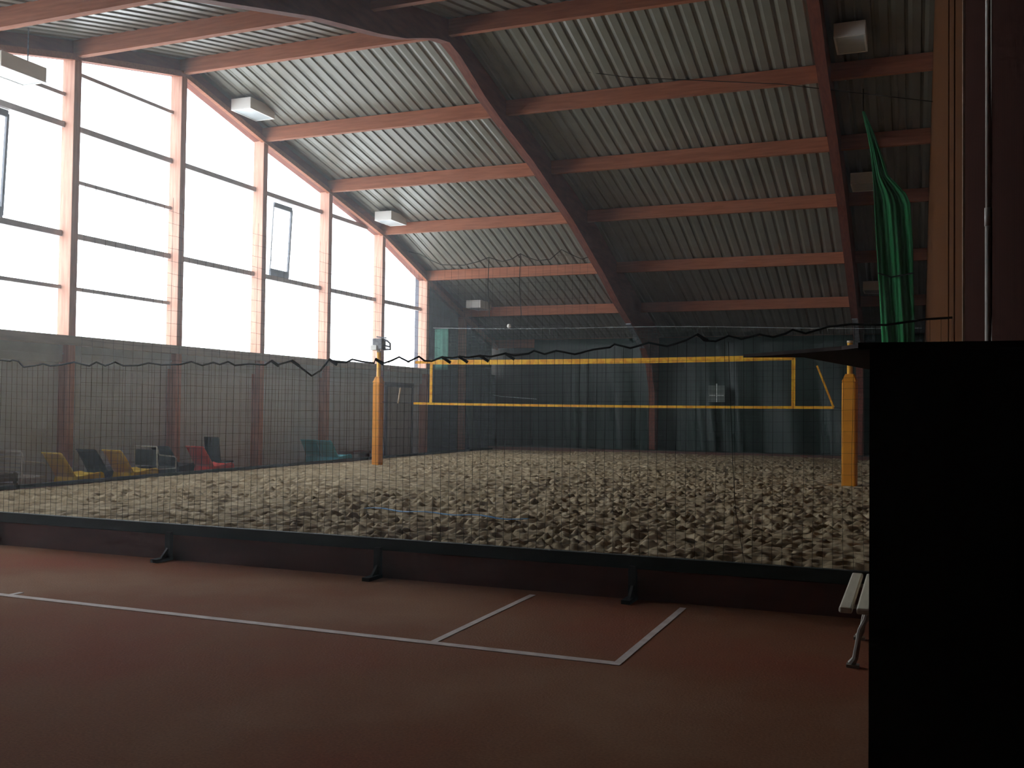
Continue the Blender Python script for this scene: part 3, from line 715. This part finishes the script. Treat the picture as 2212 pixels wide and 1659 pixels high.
# ------------------------------------------------------------------ white slatted park bench by the booth
bx, by = 1.375, 0.27
root = thing('park_bench', 'white slatted bench on cast legs, partly hidden by the black booth', 'bench', (bx, by, 0))
for i in range(4):
    x0 = 0.0 + i * 0.105
    MB().box(x0, x0 + 0.082, 0.0, 1.47, 0.405, 0.445).build('seat_slat', M['benchslat'], root, bevel=0.012)
for i in range(3):
    MB().box(0.46 + 0.02 * i, 0.485 + 0.02 * i, 0.0, 1.47, 0.50 + 0.12 * i, 0.585 + 0.12 * i).build('back_slat', M['benchslat'], root, bevel=0.01)
for y in (0.30, 1.17):
    m = MB()
    m.tube([(0.06, y, 0.02), (0.085, y, 0.06), (0.10, y, 0.16), (0.115, y, 0.25), (0.15, y, 0.32), (0.16, y, 0.36), (0.15, y, 0.40)], 0.02, 8, radii=[0.026, 0.02, 0.017, 0.016, 0.018, 0.02, 0.022])
    m.tube([(0.02, y, 0.398), (0.44, y, 0.398)], 0.014, 8)
    m.tube([(0.44, y, 0.02), (0.40, y, 0.2), (0.42, y, 0.40), (0.47, y, 0.6), (0.53, y, 0.85)], 0.018, 8)
    m.box(0.03, 0.11, y - 0.03, y + 0.03, 0.0, 0.02)
    m.box(0.41, 0.48, y - 0.03, y + 0.03, 0.0, 0.02)
    m.build('bench_leg', M['benchleg'], root, smooth=False)

# ------------------------------------------------------------------ black booth
root = thing('booth', 'black box booth with a thin overhanging roof slab at the right edge', 'booth', (1.9, -2.4, 0))
rel(MB().box(1.692, XR - 0.02, -3.2, -1.75, 0.0, 1.876), 'booth_body', M['booth'], root)
slab = [(1.237, -2.72), (1.434, -2.93), (1.605, -3.12), (1.66, -3.22), (XR - 0.015, -3.22), (XR - 0.015, -1.6), (1.626, -1.643), (1.448, -2.701)]
rel(MB().prism(slab, 2, 1.876, 1.888), 'roof_slab', M['boothroof'], root)
rel(MB().box(1.66, XR - 0.015, -3.232, -3.22, 1.87, 1.891), 'roof_fascia', M['booth'], root)

# ------------------------------------------------------------------ daylight
w = bpy.data.worlds.new('overcast'); scene.world = w; w.use_nodes = True
nt = w.node_tree; bg = nt.nodes['Background']
tc = nt.nodes.new('ShaderNodeTexCoord'); sp = nt.nodes.new('ShaderNodeSeparateXYZ'); r = nt.nodes.new('ShaderNodeValToRGB')
nt.links.new(tc.outputs['Generated'], sp.inputs[0])
mr = nt.nodes.new('ShaderNodeMapRange'); mr.inputs[1].default_value = -0.2; mr.inputs[2].default_value = 0.8
nt.links.new(sp.outputs['Z'], mr.inputs[0]); nt.links.new(mr.outputs[0], r.inputs['Fac'])
e = r.color_ramp.elements
e[0].position = 0.17; e[0].color = (0.66, 0.68, 0.70, 1); e[1].position = 1.0; e[1].color = (1.0, 1.03, 1.06, 1)
x = e.new(0.22); x.color = (0.85, 0.88, 0.92, 1)
nt.links.new(r.outputs['Color'], bg.inputs['Color']); bg.inputs['Strength'].default_value = 12.0
w.cycles.sampling_method = 'MANUAL' if False else w.cycles.sampling_method

# ------------------------------------------------------------------ haze added to imitate lens glare around the windows
HAZE = 0.0034
if HAZE:
    hm = bpy.data.materials.new('glare_haze'); hm.use_nodes = True
    hn = hm.node_tree; hn.nodes.remove(hn.nodes['Principled BSDF'])
    vsn = hn.nodes.new('ShaderNodeVolumeScatter'); vsn.inputs['Density'].default_value = HAZE; vsn.inputs['Anisotropy'].default_value = 0.72
    vsn.inputs['Color'].default_value = (0.95, 0.98, 1.0, 1)
    hn.links.new(vsn.outputs[0], hn.nodes['Material Output'].inputs['Volume'])
    o = MB().box(-13.7, XR + 0.5, YNEAR - 0.6, YFAR + 0.6, -0.4, 10.0).build('haze', hm); tag(o, 'thin haze added in the hall air for lens glare', 'haze', kind='stuff')

# ------------------------------------------------------------------ camera and colour management
cd = bpy.data.cameras.new('camera'); cam = bpy.data.objects.new('camera', cd); COL.objects.link(cam)
cd.sensor_fit = 'HORIZONTAL'; cd.sensor_width = 36.0; cd.lens = 36.0 * 2141.968 / 2212.0
cd.clip_start = 0.05; cd.clip_end = 200
R = Matrix(((0.9266799451362933, -0.0021326257233253727, 0.3758453554185825), (0.3756453092538463, -0.027856056688469404, -0.9263447747687419), (0.012445116221977833, 0.999609669827825, -0.025012538234423037)))
cam.matrix_world = Matrix.Translation((1.81722, -6.39844, 1.67794)) @ R.to_4x4()
scene.camera = cam
vs = scene.view_settings
vs.view_transform = 'Standard'; vs.look = 'None'; vs.gamma = 1.0; vs.use_curve_mapping = False; vs.exposure = -0.6
scene.cycles.max_bounces = 7; scene.cycles.diffuse_bounces = 4; scene.cycles.transparent_max_bounces = 10
scene.cycles.use_denoising = True
scene.cycles.use_adaptive_sampling = True; scene.cycles.adaptive_threshold = 0.05; scene.cycles.adaptive_min_samples = 16
